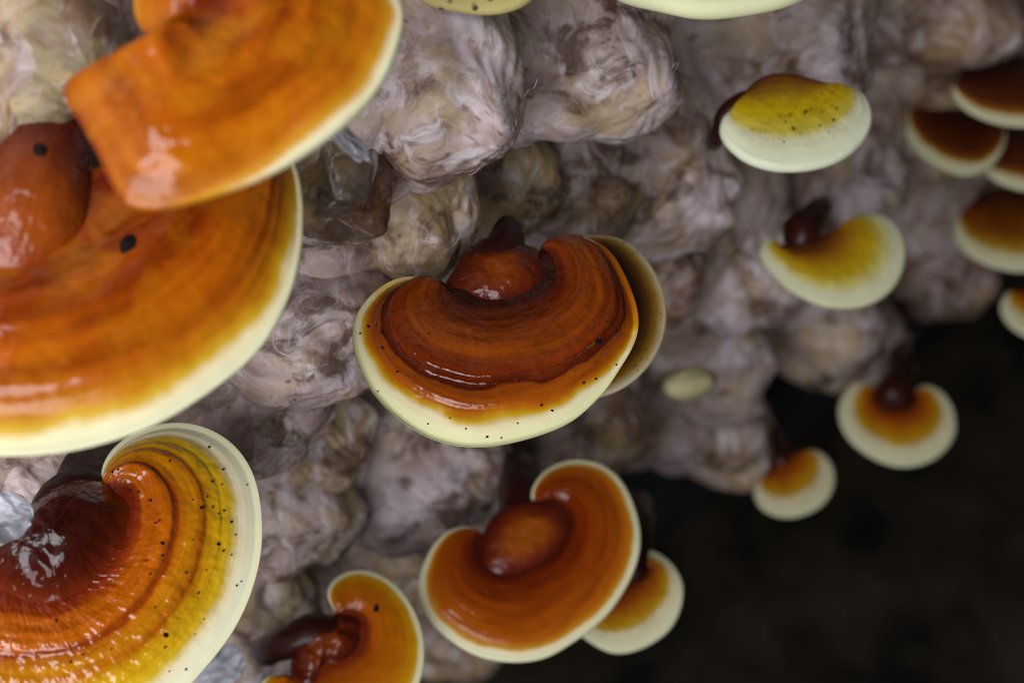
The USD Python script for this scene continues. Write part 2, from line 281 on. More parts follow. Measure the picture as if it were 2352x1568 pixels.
# ------------------------------------------------------------------ setting: floor, shelf, wall of substrate
ZB = CAM[2] - 1.44
def local_box(name, a0, a1, o0, o1, z0, z1, mat, label, kind='structure'):
    b = trimesh.creation.box((a1 - a0, o1 - o0, z1 - z0))
    v = b.vertices + np.array([(a0 + a1) / 2, (o0 + o1) / 2, (z0 + z1) / 2])
    base = CAM * [1, 1, 0] - N * DW
    p = base + v[:, :1] * W + v[:, 1:2] * N + v[:, 2:] * Zv
    return tag(part(name, (p, b.faces[:, ::-1]), mat, smooth=False), label, kind=kind)

soil = usdkit.material(stage, '/World/Looks/damp_soil', {'geo': ('geometry', {}), 'n': ('noise_texture', {'scale': 9.0, 'detail': 6.0}),
    'r': ('rgb_ramp', {'ramp': [(0.35, (0.006, 0.0045, 0.003)), (0.65, (0.034, 0.025, 0.016))]}), 'b': ('bump', {'strength': 0.6, 'distance': 0.02}), 'p': ('principled_bsdf', {'roughness': 0.9, 'specular_ior_level': 0.15})},
    [('geo.position', 'n.vector'), ('n.fac', 'r.fac'), ('r.color', 'p.base_color'), ('n.fac', 'b.height'), ('b.normal', 'p.normal')], surface='p.BSDF')
gx = np.linspace(-8, 8, 161)
X, Y = np.meshgrid(gx, gx, indexing='ij')
fl = np.stack([X, Y, 0.03 * (meshkit.fbm(np.stack([X * 2, Y * 2, X * 0], -1), 4, 5) - 0.5)], -1).reshape(-1, 3)
tag(part('floor', (fl, grid_faces(161, 161)), soil), 'dark damp soil floor below the wall of bags', kind='structure')

slate = usdkit.material(stage, '/World/Looks/blue_grey_sheet', {'geo': ('geometry', {}), 'n': ('noise_texture', {'scale': 14.0, 'detail': 4.0}),
    'r': ('rgb_ramp', {'ramp': [(0.3, (0.010, 0.013, 0.016)), (0.7, (0.022, 0.027, 0.032))]}), 'p': ('principled_bsdf', {'roughness': 0.6})},
    [('geo.position', 'n.vector'), ('n.fac', 'r.fac'), ('r.color', 'p.base_color')], surface='p.BSDF')
tag(local_box('ledge', -1.5, 3.2, -0.6, -0.10, 0.004, ZB - 0.02, slate, 'blue grey ledge that carries the bags'), kind='structure')

FRONTS = []
def bag(px, py, rx, ry, off, mat, label, seed, rough=0.24, long=1.25, roll=0.0, name='substrate_bag'):
    ce = on_wall(np.array([px]), np.array([py]), off)[0]
    dep = (ce - CAM) @ FWD
    r1, r2 = 1.08 * rx * dep / FPX, 1.08 * ry * dep / FPX
    r3 = long * max(r1, r2)
    s = trimesh.creation.icosphere(subdivisions=5)
    d = s.vertices
    rad = 1 + rough * 2.1 * (meshkit.fbm(d * 1.4 + seed * 3.1, 2, seed) - 0.5) + 0.025 * (meshkit.fbm(d * np.array([7, 16, 7]) + seed, 3, seed + 50) - 0.5)
    rot = trimesh.transformations.random_rotation_matrix(np.random.default_rng(seed).random(3))[:3, :3]
    wv = (d @ rot) * np.array([2.2, 9.0, 2.2]) + 0.9 * meshkit.fbm(d * 2.5 + seed, 3, seed + 5)[:, None]
    rdg = 1 - np.abs(2 * meshkit.fbm(wv, 2, seed + 70) - 1)
    rad += 0.08 * (rdg - 0.7) * meshkit.noise(d * 2.0 + seed * 2.0, seed + 8)
    # puckered creases where the film is gathered
    th = np.arctan2(d[:, 1], d[:, 0])
    rad += 0.005 * np.sin(th * 17 + 4 * meshkit.noise(d * 3 + seed, seed)) * sstep(0.2, 0.9, np.abs(d[:, 2]))
    d = d * rad[:, None]
    c, sn = math.cos(roll), math.sin(roll)
    e1, e2 = RIGHT * c + UP * sn, UP * c - RIGHT * sn
    ax3 = N * 0.75 + Zv * 0.2; ax3 /= np.linalg.norm(ax3)
    u1 = e1 - ax3 * (e1 @ ax3); u1 /= np.linalg.norm(u1)
    u2 = np.cross(ax3, u1)
    cc = ce - ax3 * r3 * 0.55
    v = cc + d[:, :1] * r1 * u1 + d[:, 1:2] * r2 * 1.1 * u2 + d[:, 2:] * r3 * ax3
    pr = part(name, (v - ce, s.faces), SUB[mat])
    UsdGeom.Xformable(pr).AddTranslateOp().Set(Gf.Vec3d(*map(float, ce)))
    tag(pr, label, 'substrate bag', 'substrate bags stacked in the wall')
    FRONTS.append((ce, r1, r2, r3, v, mat))
    return pr

BAGS = [
 (1045, 210, 190, 250, 0.02, 'lav', 'large pale lavender substrate bag with red brown flecks below the top edge'),
 (960, 520, 190, 150, -0.005, 'tan', 'tan fibrous substrate lump above the chestnut central mushroom'),
 (1420, 190, 215, 165, 0.00, 'lav', 'big striated pale bag right of the lavender bag'),
 (1380, 480, 105, 105, -0.02, 'brn', 'brown ringed bag end just above the central mushroom'),
 (1215, 440, 110, 110, -0.035, 'tan', 'cream bag shoulder between the lavender bag and the brown ringed end'),
 (1590, 470, 150, 125, -0.005, 'lav', 'pale bag between the brown ringed end and the spotted yellow mushroom'),
 (1690, 140, 180, 140, -0.07, 'tan', 'straw coloured bag under the cream rim at the top right'),
 (1930, 140, 150, 130, -0.01, 'lav', 'pinkish bag above the spotted yellow mushroom'),
 (2000, 430, 130, 90, -0.015, 'lav', 'small pale bag between the two yellow mushrooms'),
 (2150, 250, 150, 160, -0.05, 'brn', 'dark bag left of the dark brown mushrooms'),
 (1740, 620, 150, 170, -0.01, 'lav', 'pale violet bag left of the lower yellow mushroom'),
 (1560, 640, 110, 110, -0.02, 'brn', 'brown bag end with a pale rim right of the central mushroom'),
 (1690, 850, 150, 160, -0.005, 'lav', 'round pale bag end with a brown top beside the yellow knob'),
 (1930, 760, 150, 130, -0.01, 'lav', 'whitish bag directly under the lower yellow mushroom'),
 (2190, 650, 120, 105, -0.02, 'brn', 'brownish bag at the right end of the bottom row'),
 (2290, 450, 150, 120, -0.05, 'brn', 'shadowed bag behind the right edge mushrooms'),
 (1600, 1000, 120, 110, -0.01, 'lav', 'pale bag below the yellow knob'),
 (1400, 1010, 120, 140, 0.00, 'brn', 'mauve brown bag below the right end of the central mushroom'),
 (730, 770, 250, 220, 0.00, 'lav', 'smooth grey white bag between the large left bracket and the central mushroom'),
 (590, 950, 210, 150, -0.005, 'lav', 'lilac bag under the rim of the large left bracket'),
 (760, 1020, 140, 110, -0.02, 'tan', 'brown flecked bag below left of the central mushroom'),
 (700, 1190, 160, 150, -0.01, 'lav', 'pale bag right of the banded mushroom'),
 (1010, 1120, 210, 150, 0.00, 'lav', 'bright mottled bag below the middle of the central mushroom'),
 (950, 1290, 120, 120, -0.03, 'tan', 'tan bag above the small amber mushroom'),
 (640, 1400, 120, 130, -0.02, 'tan', 'tan bag between the banded and the small amber mushroom'),
 (1080, 1480, 130, 120, -0.04, 'tan', 'fawn bag between the amber and the russet mushroom'),
 (800, 430, 140, 150, 0.012, 'drk', 'dark wet bag with glossy film right of the large upper bracket'),
 (150, 150, 200, 190, -0.05, 'olive', 'olive tan bag behind the large upper bracket'),
 (-40, 280, 130, 150, -0.06, 'brn', 'grey brown bag at the left edge'),
 (100, 1130, 180, 130, -0.02, 'lav', 'grey fibrous bag between the large left bracket and the banded mushroom'),
 (2250, 60, 190, 120, -0.04, 'brn', 'dim bag in the top right corner'),
 (1748, 1078, 66, 60, 0.05, 'tan', 'small tan spur of substrate that holds the smallest round cap'),
 (2050, 872, 74, 56, 0.05, 'tan', 'tan spur of substrate above the maroon stalk'),
 (500, 1560, 130, 130, -0.01, 'lav', 'whitish bag at the bottom edge right of the banded mushroom'),
]
for k, b in enumerate(BAGS):
    if 'hidden' in b[6]: continue
    bag(*b, seed=11 + k)

# the common mass of mycelium that swallows the bags and leaves only their bulges free
na, nz_ = 560, 330
A, Zg = np.meshgrid(np.linspace(-0.8, 2.0, na), np.linspace(0, 1, nz_), indexing='ij')
zz = ZB - 0.03 + Zg * 1.55
base = CAM * [1, 1, 0] - N * DW
q3 = np.stack([A, zz, A * 0], -1)
soft = 0.021
acc = np.exp((-0.085 + 0.06 * (meshkit.fbm(q3 * 12.0, 2, 3) - 0.5)) / soft)
for ce, r1, r2, r3, _v, _d in FRONTS:
    ac, zc, oc = (ce - base) @ W, ce[2], (ce - base) @ N
    rr2 = ((A - ac) / (r1 * 1.02)) ** 2 + ((zz - zc) / (r2 * 1.10)) ** 2
    hk = oc + 0.01 - 0.36 * max(r1, r2) * rr2 - 0.35 * max(r1, r2) * np.clip(rr2 - 1.4, 0, None) ** 2
    acc += np.exp(np.clip(hk, -0.25, 1) / soft)
off = soft * np.log(acc) - 0.009
for px, py, rad, dep_ in [(1205, 60, 60, 0.10), (1215, 230, 40, 0.05), (1300, 370, 75, 0.08), (825, 1215, 55, 0.11), (800, 1290, 40, 0.10), (1490, 950, 40, 0.06), (1110, 1050, 50, 0.03), (720, 950, 40, 0.04), (1850, 830, 45, 0.05), (2120, 590, 70, 0.06), (2080, 200, 90, 0.06), (1760, 730, 25, 0.03)]:
    g_ = on_wall(np.array(float(px)), np.array(float(py)), -0.02)
    sg = rad * ((g_ - CAM) @ FWD) / FPX
    off -= dep_ * np.exp(-(((A - (g_ - base) @ W) / sg) ** 2 + ((zz - g_[2]) / (sg * 1.2)) ** 2))
# wisps and folds
fold = 1 - np.abs(2 * meshkit.fbm(np.stack([A * 9 + zz * 6, zz * 26 - A * 18, A * 0 + 3.3], -1) + 1.2 * meshkit.fbm(q3 * 7, 3, 21)[..., None], 3, 31) - 1)
off += 0.010 * (fold - 0.6) + 0.010 * (meshkit.fbm(q3 * 40, 3, 41) - 0.5)
off -= 0.12 * (1 - sstep(0.0, 0.035, Zg))
pb = base + A[..., None] * W + off[..., None] * N + zz[..., None] * Zv
tag(part('substrate_bank', (pb.reshape(-1, 3), grid_faces(na, nz_)), SUB['bank']), 'mottled mass of mycelium that binds the separate bags together', 'substrate', kind='stuff')

# fine hyphae combed over the mass and the bags
rg = np.random.default_rng(77)
pts_, cnt_, wid_ = [], [], []
src = [pb[40:400:1, 4:230].reshape(-1, 3)] + [f[4][(f[4] - f[0]) @ N > 0.30 * f[3]] for f in FRONTS]
for si, sv_ in enumerate(src):
    for k in range(1200 if si == 0 else (0 if FRONTS[si - 1][5] == 'drk' else 5)):
        p0 = sv_[rg.integers(len(sv_))]
        th = 6.3 * meshkit.noise(p0 * 9.0, 5) + rg.normal() * 0.45
        d0 = W * math.cos(th) + Zv * math.sin(th)
        Ls = rg.uniform(0.006, 0.024)
        bend = rg.normal() * 0.9
        side = np.cross(N, d0)
        for u in np.linspace(-0.5, 0.5, 6):
            pts_.append(p0 + d0 * u * Ls + side * bend * Ls * (u * u * 2 + 0.25 * math.sin(7 * u + k)) + N * (0.0003 - 0.012 * u * u))
        cnt_.append(6); wid_.append(rg.uniform(0.0002, 0.0006))
bc = UsdGeom.BasisCurves.Define(stage, path_for('mycelium_strands'))
bc.CreatePointsAttr([Gf.Vec3f(*map(float, p)) for p in pts_]); bc.CreateCurveVertexCountsAttr(cnt_)
bc.CreateTypeAttr('linear'); bc.CreateWidthsAttr([float(w) for w in np.repeat(wid_, 6)]); bc.SetWidthsInterpolation('vertex')
hyph = usdkit.material(stage, '/World/Looks/white_hyphae', {'geo': ('geometry', {}), 'n': ('noise_texture', {'scale': 26.0, 'detail': 2.0}),
    'r': ('rgb_ramp', {'ramp': [(0.38, (0.26, 0.18, 0.12)), (0.5, (0.42, 0.34, 0.29)), (0.64, (0.60, 0.53, 0.55))]}), 'p': ('principled_bsdf', {'roughness': 0.7})},
    [('geo.position', 'n.vector'), ('n.fac', 'r.fac'), ('r.color', 'p.base_color')], surface='p.BSDF')
UsdShade.MaterialBindingAPI.Apply(bc.GetPrim()).Bind(hyph)
tag(bc.GetPrim(), 'fine white and tan hyphae combed over the wall of bags', 'mycelium', kind='stuff')

# ------------------------------------------------------------------ mushrooms
def cap_mesh(o, i, P0, nrm, ridges=(), expo=2.4, dome=0.10, rim=0.05, dip=0.45, thick=0.10, warp=None, umax=None, rimz=None, nt=260, ns=72, seed=1, ripple=0.006, wavy=0.02):
    O2, I2 = curve(o, nt), curve(i, nt)
    O, I = on_plane(O2[:, 0], O2[:, 1], P0, nrm), on_plane(I2[:, 0], I2[:, 1], P0, nrm)
    L = np.linalg.norm(O - I, axis=1)
    Wm = np.median(L)
    rho = np.minimum(rim * Wm, 0.38 * L + 1e-6)
    se = 1 - rho / np.maximum(L, 1e-6)
    ws = np.minimum(1, L / (0.55 * Wm)) ** 0.8
    tt = np.linspace(0, 1, nt)
    q = np.linspace(0, 1, ns)[:, None]
    # local edge relief
    nzv = meshkit.fbm(np.c_[tt * 14, tt * 0, tt * 0 + seed], 3, seed) - 0.5
    z = q + 0 * tt[None]
    if warp is not None:                      # (t, s) knots: where along the radius the main ridge lies; it becomes zone 0.65
        rs = np.interp(tt, [w[0] for w in warp], [w[1] for w in warp])[None]
        z = np.where(q < rs, q / rs * 0.65, 0.65 + (q - rs) / (1 - rs) * 0.35)
    prof = (1 - q ** expo) * (dip + (1 - dip) * sstep(0, 0.38, q))
    h = dome * Wm * prof * ws[None]
    for (z0, amp, wd) in ridges:              # a rounded shoulder that steps down
        stepd = 1 - sstep(z0 - wd * 0.25, z0 + wd * 0.25, z)
        bulge = np.exp(-((z - (z0 - wd)) / wd) ** 2)
        h = h + amp * Wm * ws[None] * (0.75 * stepd + 0.22 * bulge - 0.75) * sstep(0.0, 0.2, q)
    P = I[None] + (O - I)[None] * (q * se[None])[..., None]
    rp = meshkit.fbm(np.stack([z * 16, 0 * z + tt[None] * 3.0, 0 * z + seed], -1), 3, seed + 3) - 0.5
    rp2 = meshkit.fbm(P * 38.0, 3, seed + 4) - 0.5
    h = h + (ripple * rp * 2.2 + wavy * rp2) * Wm * ws[None] * sstep(0, 0.1, q) * (1 - 0.6 * sstep(0.85, 1, q))
    h = h + rho[None] * np.ones_like(q)
    top = P + h[..., None] * nrm
    hend = h[-1]
    # rim
    out = (O - I) / np.maximum(L, 1e-6)[:, None]
    rows, zr = [], []
    for ph in np.linspace(0, math.radians(165), 12)[1:]:
        hh = np.where(math.cos(ph) > 0, hend * math.cos(ph), rho * 0.9 * math.cos(ph)) * (1 + 0.25 * nzv)
        rows.append(I + out * (L * se + rho * math.sin(ph))[:, None] + hh[:, None] * nrm)
        zr.append(np.full(nt, 1.0))
    # inner basin below the umbo
    C = I.mean(0) * 0.5 + (I[0] + I[-1]) * 0.25
    inner = [C[None] + (I - C) * f_ + (h[0] - 0.15 * dome * Wm * (1 - f_))[:, None] * nrm for f_ in (0.02, 0.35, 0.7)]
    v = np.concatenate([np.stack(inner), top, np.stack(rows)])
    um = np.ones(nt) if umax is None else np.interp(tt, [w[0] for w in umax], [w[1] for w in umax])
    um = um + 0.03 * (meshkit.fbm(np.c_[tt * 9, tt * 0, tt * 0 + seed + 5.5], 3, seed) - 0.5)
    zone = np.concatenate([np.zeros((3, nt)), z * 0.97 * (1 - (1 - um[None]) * sstep(0.4, 0.9, z)), np.stack(zr) * um[None] * (1 if rimz is None else np.interp(tt, [w[0] for w in rimz], [w[1] for w in rimz])[None])])
    uv = np.stack([zone, np.broadcast_to(tt[None], zone.shape)], -1).reshape(-1, 2)
    f = grid_faces(len(v), nt)
    vv = v.reshape(-1, 3)
    cr = np.cross(vv[f[:, 1]] - vv[f[:, 0]], vv[f[:, 3]] - vv[f[:, 0]]).sum(0)
    if cr @ nrm < 0: f = f[:, ::-1]
    # pore layer below
    qq = np.linspace(1, 0, 14)[:, None]
    e = np.stack(rows)[-1]
    Cb = C - nrm * thick * Wm * 0.6
    under = [e + nrm * 1e-4]
    for s_ in np.linspace(0.95, 0.0, 10):
        under.append(I + out * (L * se * s_)[:, None] - nrm * (rho * 0.85 + thick * Wm * ws * (1 - s_) ** 0.8)[:, None])
    under.append(np.broadcast_to(Cb, e.shape))
    under = np.stack(under)
    fu = grid_faces(len(under), nt)
    uu = under.reshape(-1, 3)
    cr = np.cross(uu[fu[:, 1]] - uu[fu[:, 0]], uu[fu[:, 3]] - uu[fu[:, 0]]).sum(0)
    if cr @ nrm > 0: fu = fu[:, ::-1]
    return (vv, f), uv, (uu, fu), Wm, top

def dome_mesh(u, P0, nrm, height, lift=0.0, flat=3.0, nt=120, ns=36, seed=3, wob=0.06, ribs=0.0):
    c = np.vstack([u, u[:1]])
    p = np.asarray(c, float)
    d = np.r_[0, np.cumsum(np.linalg.norm(np.diff(p, axis=0), axis=1))]
    f_ = CubicSpline(d / d[-1], p, bc_type='periodic')
    U = f_(np.linspace(0, 1, nt, endpoint=False))
    U = U.mean(0) + (U - U.mean(0)) * 1.07
    E = on_plane(U[:, 0], U[:, 1], P0 + nrm * lift, nrm)
    C = E.mean(0)
    q = np.linspace(0.0, 1, ns)
    R = np.linalg.norm(E - C, axis=1).mean()
    v, z = [], []
    for s in q:
        hh = height * (0.5 * (1 - s ** flat) ** 0.5 + 0.5 * (1 - sstep(0.35, 1.0, s))) + ribs * R * (meshkit.noise(np.c_[U[:, 0] / 6.0, U[:, 1] / 6.0, U[:, 0] * 0], seed) - 0.5) * sstep(0.45, 0.7, s) * (1 - sstep(0.93, 1, s))
        pos = C + (E - C) * max(s, 1e-3)
        nzv = (meshkit.fbm(pos / R * 1.7, 3, seed) - 0.5) * wob * R
        v.append(pos + (hh + nzv * (1 - s ** 4))[:, None] * nrm); z.append(np.full(nt, s))
    for k, s in enumerate((0.97, 0.85, 0.6)):
        v.append(C + (E - C) * s - nrm * height * 0.5 * (k + 1)); z.append(np.ones(nt))
    v = np.stack(v); z = np.stack(z)
    uv = np.stack([z, np.broadcast_to(np.linspace(0, 1, nt)[None], z.shape)], -1).reshape(-1, 2)
    f = grid_faces(len(v), nt, True)
    vv = v.reshape(-1, 3)
    cr = np.cross(vv[f[:, 1]] - vv[f[:, 0]], vv[f[:, 3]] - vv[f[:, 0]]).sum(0)
    if cr @ nrm < 0: f = f[:, ::-1]
    return (vv, f), uv, C, R

def chip(c, nrm, r, seed):
    s = trimesh.creation.icosphere(subdivisions=1)
    a = np.cross(nrm, RIGHT); a /= np.linalg.norm(a); b = np.cross(nrm, a)
    rr = 0.7 + 0.6 * meshkit.noise(s.vertices * 1.7 + seed * 5.3, seed)
    d = s.vertices * rr[:, None]
    th = seed * 1.3
    e1, e2 = a * math.cos(th) + b * math.sin(th), b * math.cos(th) - a * math.sin(th)
    return c + d[:, :1] * r * (0.75 + 0.5 * ((seed * 7) % 5) / 5) * e1 + d[:, 1:2] * r * 0.7 * e2 + d[:, 2:] * r * 0.4 * nrm, s.faces

def Zm(x0, y0, k):
    return lambda pts: [(x0 + x * k, y0 + y * k) for x, y in pts]
z2, z3, z4 = Zm(750.2, 468.9, 0.38877), Zm(0, 890.9, 0.4319), Zm(562.7, 984.7, 0.4386)
z5, z6, z7 = Zm(1594.3, 93.8, 0.41865), Zm(1406.7, 609.6, 0.44866), Zm(844, 0, 0.38877)

def mushroom(label, o, i, depth, tilt=(0.0, 0.0), mat='disc', ref=None, umbo=None, stem=None, chips=(), dots=(), dirt=0, **kw):
    """o: outer rim, i: curve around the stalk (both from one notch to the other). stem: (picture points from umbo to wall, radii)."""
    seed = kw.pop('seed', 1); neck_chip = kw.pop('neck_chip', None)
    nrm = Zv + N * tilt[0] + W * tilt[1]; nrm /= np.linalg.norm(nrm)
    ref = ref or tuple(np.mean(np.array(o), axis=0))
    P0 = CAM + ray(np.array(ref[0]), np.array(ref[1])) * depth * S
    (cv, cf), uv, (pv, pf), Wm, top = cap_mesh(o, i, P0, nrm, seed=seed, **kw)
    Im = np.mean(np.array(i), axis=0)
    loc = on_plane(np.array(Im[0]), np.array(Im[1]), P0, nrm)
    t = thing('bracket_mushroom', label, 'mushroom', loc, 'bracket mushrooms growing out of the wall of bags')
    capp = part('cap', (cv, cf), MAT[mat], t, loc, uv=uv)
    part('pore_surface', (pv, pf), MAT['pore'], t, loc)
    if umbo:
        um, uh, ulift, umat = umbo[:4]
        (uv_, uf), uuv, C, R = dome_mesh(um, P0, nrm, uh * Wm, ulift * Wm, seed=seed + 9, **(umbo[4] if len(umbo) > 4 else {}))
        part('umbo', (uv_, uf), MAT[umat], t, loc, uv=uuv)
    if stem:
        pts, rad, smat = stem
        n = len(pts)
        P = []
        for k, (x, y, lift) in enumerate(pts):
            a = on_plane(np.array(x), np.array(y), P0 + nrm * lift * Wm, nrm)
            if k == n - 1:
                a = on_wall(np.array(x), np.array(y), -0.02)
            P.append(a)
        R_ = [r * ((p - CAM) @ FWD) / FPX for r, p in zip(rad, P)]
        sv, sf, suv = tube(P[::-1], R_[::-1], wob=0.45, seed=seed)
        part('stem', (sv, sf), MAT[smat], t, loc, uv=suv)
    if neck_chip:
        x, y, r = neck_chip
        rl = sv - CAM; dz = rl @ FWD
        px_, py_ = 1176 + FPX * (rl @ RIGHT) / dz, 784 - FPX * (rl @ UP) / dz
        near = np.argsort((px_ - x) ** 2 + (py_ - y) ** 2)[:12]
        k = near[np.argmin(dz[near])]
        nn = -(rl[k] / np.linalg.norm(rl[k]))
        part('dirt_chip', chip(sv[k] + nn * 0.001, nn, r * dz[k] / FPX, 5), MAT['speck'], t, loc, smooth=False)
    # dirt chips lie on the crust
    tv = top.reshape(-1, 3)
    rel = tv - CAM
    sx = 1176 + FPX * (rel @ RIGHT) / (rel @ FWD); sy = 784 - FPX * (rel @ UP) / (rel @ FWD)
    def drop(x, y, r, sd):
        k = np.argmin((sx - x) ** 2 + (sy - y) ** 2)
        return chip(tv[k] + nrm * 0.0004, nrm, r * ((tv[k] - CAM) @ FWD) / FPX, sd)
    for k, (x, y, r) in enumerate(chips):
        part('dirt_chip', drop(x, y, r, seed + k), MAT['speck'], t, loc, smooth=False)
    if dots:
        vs, fs, n = [], [], 0
        for k, (x, y, r) in enumerate(dots):
            a, b = drop(x, y, r * 0.85, seed + 40 + k)
            vs.append(a); fs.append(b + n); n += len(a)
        part('dirt_specks', (np.vstack(vs), np.vstack(fs)), MAT['speck'], t, loc, smooth=False, kind='stuff')
    return t

# 1 large upper bracket
mushroom('large orange lacquered bracket at the top left with a cream right rim',
    o=[(442, 66), (395, 76), (345, 84), (312, 40), (318, -40), (400, -120), (560, -165), (740, -140), (870, -60), (926, 20), (922, 90), (895, 165), (845, 240), (775, 305), (690, 365), (590, 418), (470, 460), (350, 484), (284, 466), (250, 410), (214, 335), (170, 262), (146, 214), (164, 180), (222, 150), (285, 114), (350, 99), (400, 92), (442, 86)],
    i=[(446, 68), (452, 46), (475, 36), (505, 43), (518, 66), (506, 92), (480, 102), (457, 97), (447, 86)],
    depth=0.37, tilt=(0.24, -0.12), mat='upper', expo=1.7, dome=0.25, rim=0.04, dip=0.7, seed=4, wavy=0.075, nt=320,
    umax=[(0, 0.8), (0.08, 0.88), (0.2, 0.9), (0.36, 1), (0.55, 1), (0.64, 0.92), (0.7, 0.84), (1, 0.78)], rimz=[(0, 0.3), (0.06, 1), (0.70, 1), (0.76, 0.12), (1, 0.12)],
    stem=([(520, 90, -0.35), (560, 0, -0.5), (560, -120, -0.7)], [60, 60, 70], 'stem_red'),
    dots=[(300, 92, 9), (262, 116, 10)])

# 2 large left bracket
mushroom('very large red orange bracket cut by the left edge with a red funnel neck',
    o=[(-330, 600), (-460, 700), (-440, 850), (-330, 960), (-170, 1030), (0, 1046), (110, 1042), (235, 1018), (370, 968), (480, 900), (590, 808), (655, 705), (688, 600), (697, 490), (682, 385), (610, 290)],
    i=[(-320, 590), (-200, 590), (-60, 590), (40, 580), (120, 552), (190, 515), (245, 480), (300, 440), (400, 360), (540, 275)],
    depth=0.40, tilt=(0.10, 0.0), mat='lower', dome=0.15, rim=0.04, dip=0.55, umax=[(0, 1), (0.7, 1), (0.85, 0.97), (1, 0.94)], seed=7, ridges=[(0.78, 0.012, 0.05), (0.85, 0.012, 0.05), (0.5, 0.012, 0.1)], wavy=0.045, nt=320,
    stem=([(30, 720, -0.34), (60, 580, -0.10), (88, 450, 0.07), (118, 345, 0.13), (170, 235, 0.10), (210, 200, 0.0)], [180, 178, 142, 95, 72, 40], 'stem_red'),
    chips=[(290, 560, 24)], neck_chip=(115, 348, 20))

# 3 banded bracket, bottom left
mushroom('sharp banded bracket in the bottom left corner, maroon hump, orange rings, cream lip',
    o=[(234, 1110), (238, 1065), (272, 1018), (340, 981), (410, 970), (480, 985), (540, 1025), (580, 1085), (599, 1165), (600, 1260), (580, 1350), (540, 1440), (480, 1522), (405, 1602), (300, 1680), (150, 1735), (0, 1745), (-150, 1700), (-240, 1600), (-250, 1480), (-200, 1400)],
    i=[(238, 1118), (259, 1130), (290, 1138), (313, 1158), (313, 1202), (298, 1262), (242, 1340), (173, 1392), (99, 1409), (43, 1396), (-30, 1380), (-110, 1370), (-190, 1395)],
    depth=0.46, tilt=(0.12, 0.0), mat='banded', dome=0.16, rim=0.05, dip=0.75, seed=9, nt=340, ns=96, ridges=[(0.38, 0.030, 0.06), (0.62, 0.022, 0.05), (0.74, 0.012, 0.04)], wavy=0.03, ripple=0.006,
    umbo=([(232, 1118), (285, 1138), (312, 1160), (313, 1204), (297, 1266), (240, 1342), (172, 1394), (98, 1410), (30, 1392), (-30, 1360), (-60, 1310), (0, 1290), (30, 1250), (80, 1160), (150, 1110)], 0.36, 0.06, 'umbo_dark', {'flat': 1.6, 'wob': 0.34, 'ribs': 0.018, 'nt': 260, 'ns': 60}),
    stem=([(130, 1280, -0.1), (155, 1200, -0.05), (200, 1120, -0.2), (260, 1030, -0.4)], [100, 92, 75, 60], 'stem'),
    dots=[z3([(x, y)])[0] + (r,) for x, y, r in [(800, 600, 5), (738, 551, 5), (683, 551, 4), (828, 714, 4), (849, 707, 4), (866, 828, 6), (862, 890, 5), (778, 918, 4), (800, 987, 4), (904, 387, 4), (1024, 594, 3), (1107, 580, 4), (1125, 494, 4), (1070, 635, 6), (1132, 630, 4), (1190, 650, 4), (1228, 707, 5), (1165, 666, 3), (1187, 430, 4), (1183, 514, 3), (1114, 320, 4), (1315, 511, 3), (1162, 832, 6), (1190, 863, 4), (1232, 882, 3), (1252, 780, 3), (990, 987, 5), (1094, 967, 3), (1055, 1090, 4), (883, 1315, 9), (880, 1378, 4), (590, 1386, 4), (440, 1420, 4), (375, 1457, 4), (1259, 1048, 4), (1282, 1024, 3), (297, 1235, 6), (1024, 804, 3), (823, 1167, 3), (1033, 1308, 3), (990, 1497, 4), (1080, 1230, 3), (900, 1500, 3), (595, 445, 4), (630, 435, 4)]])

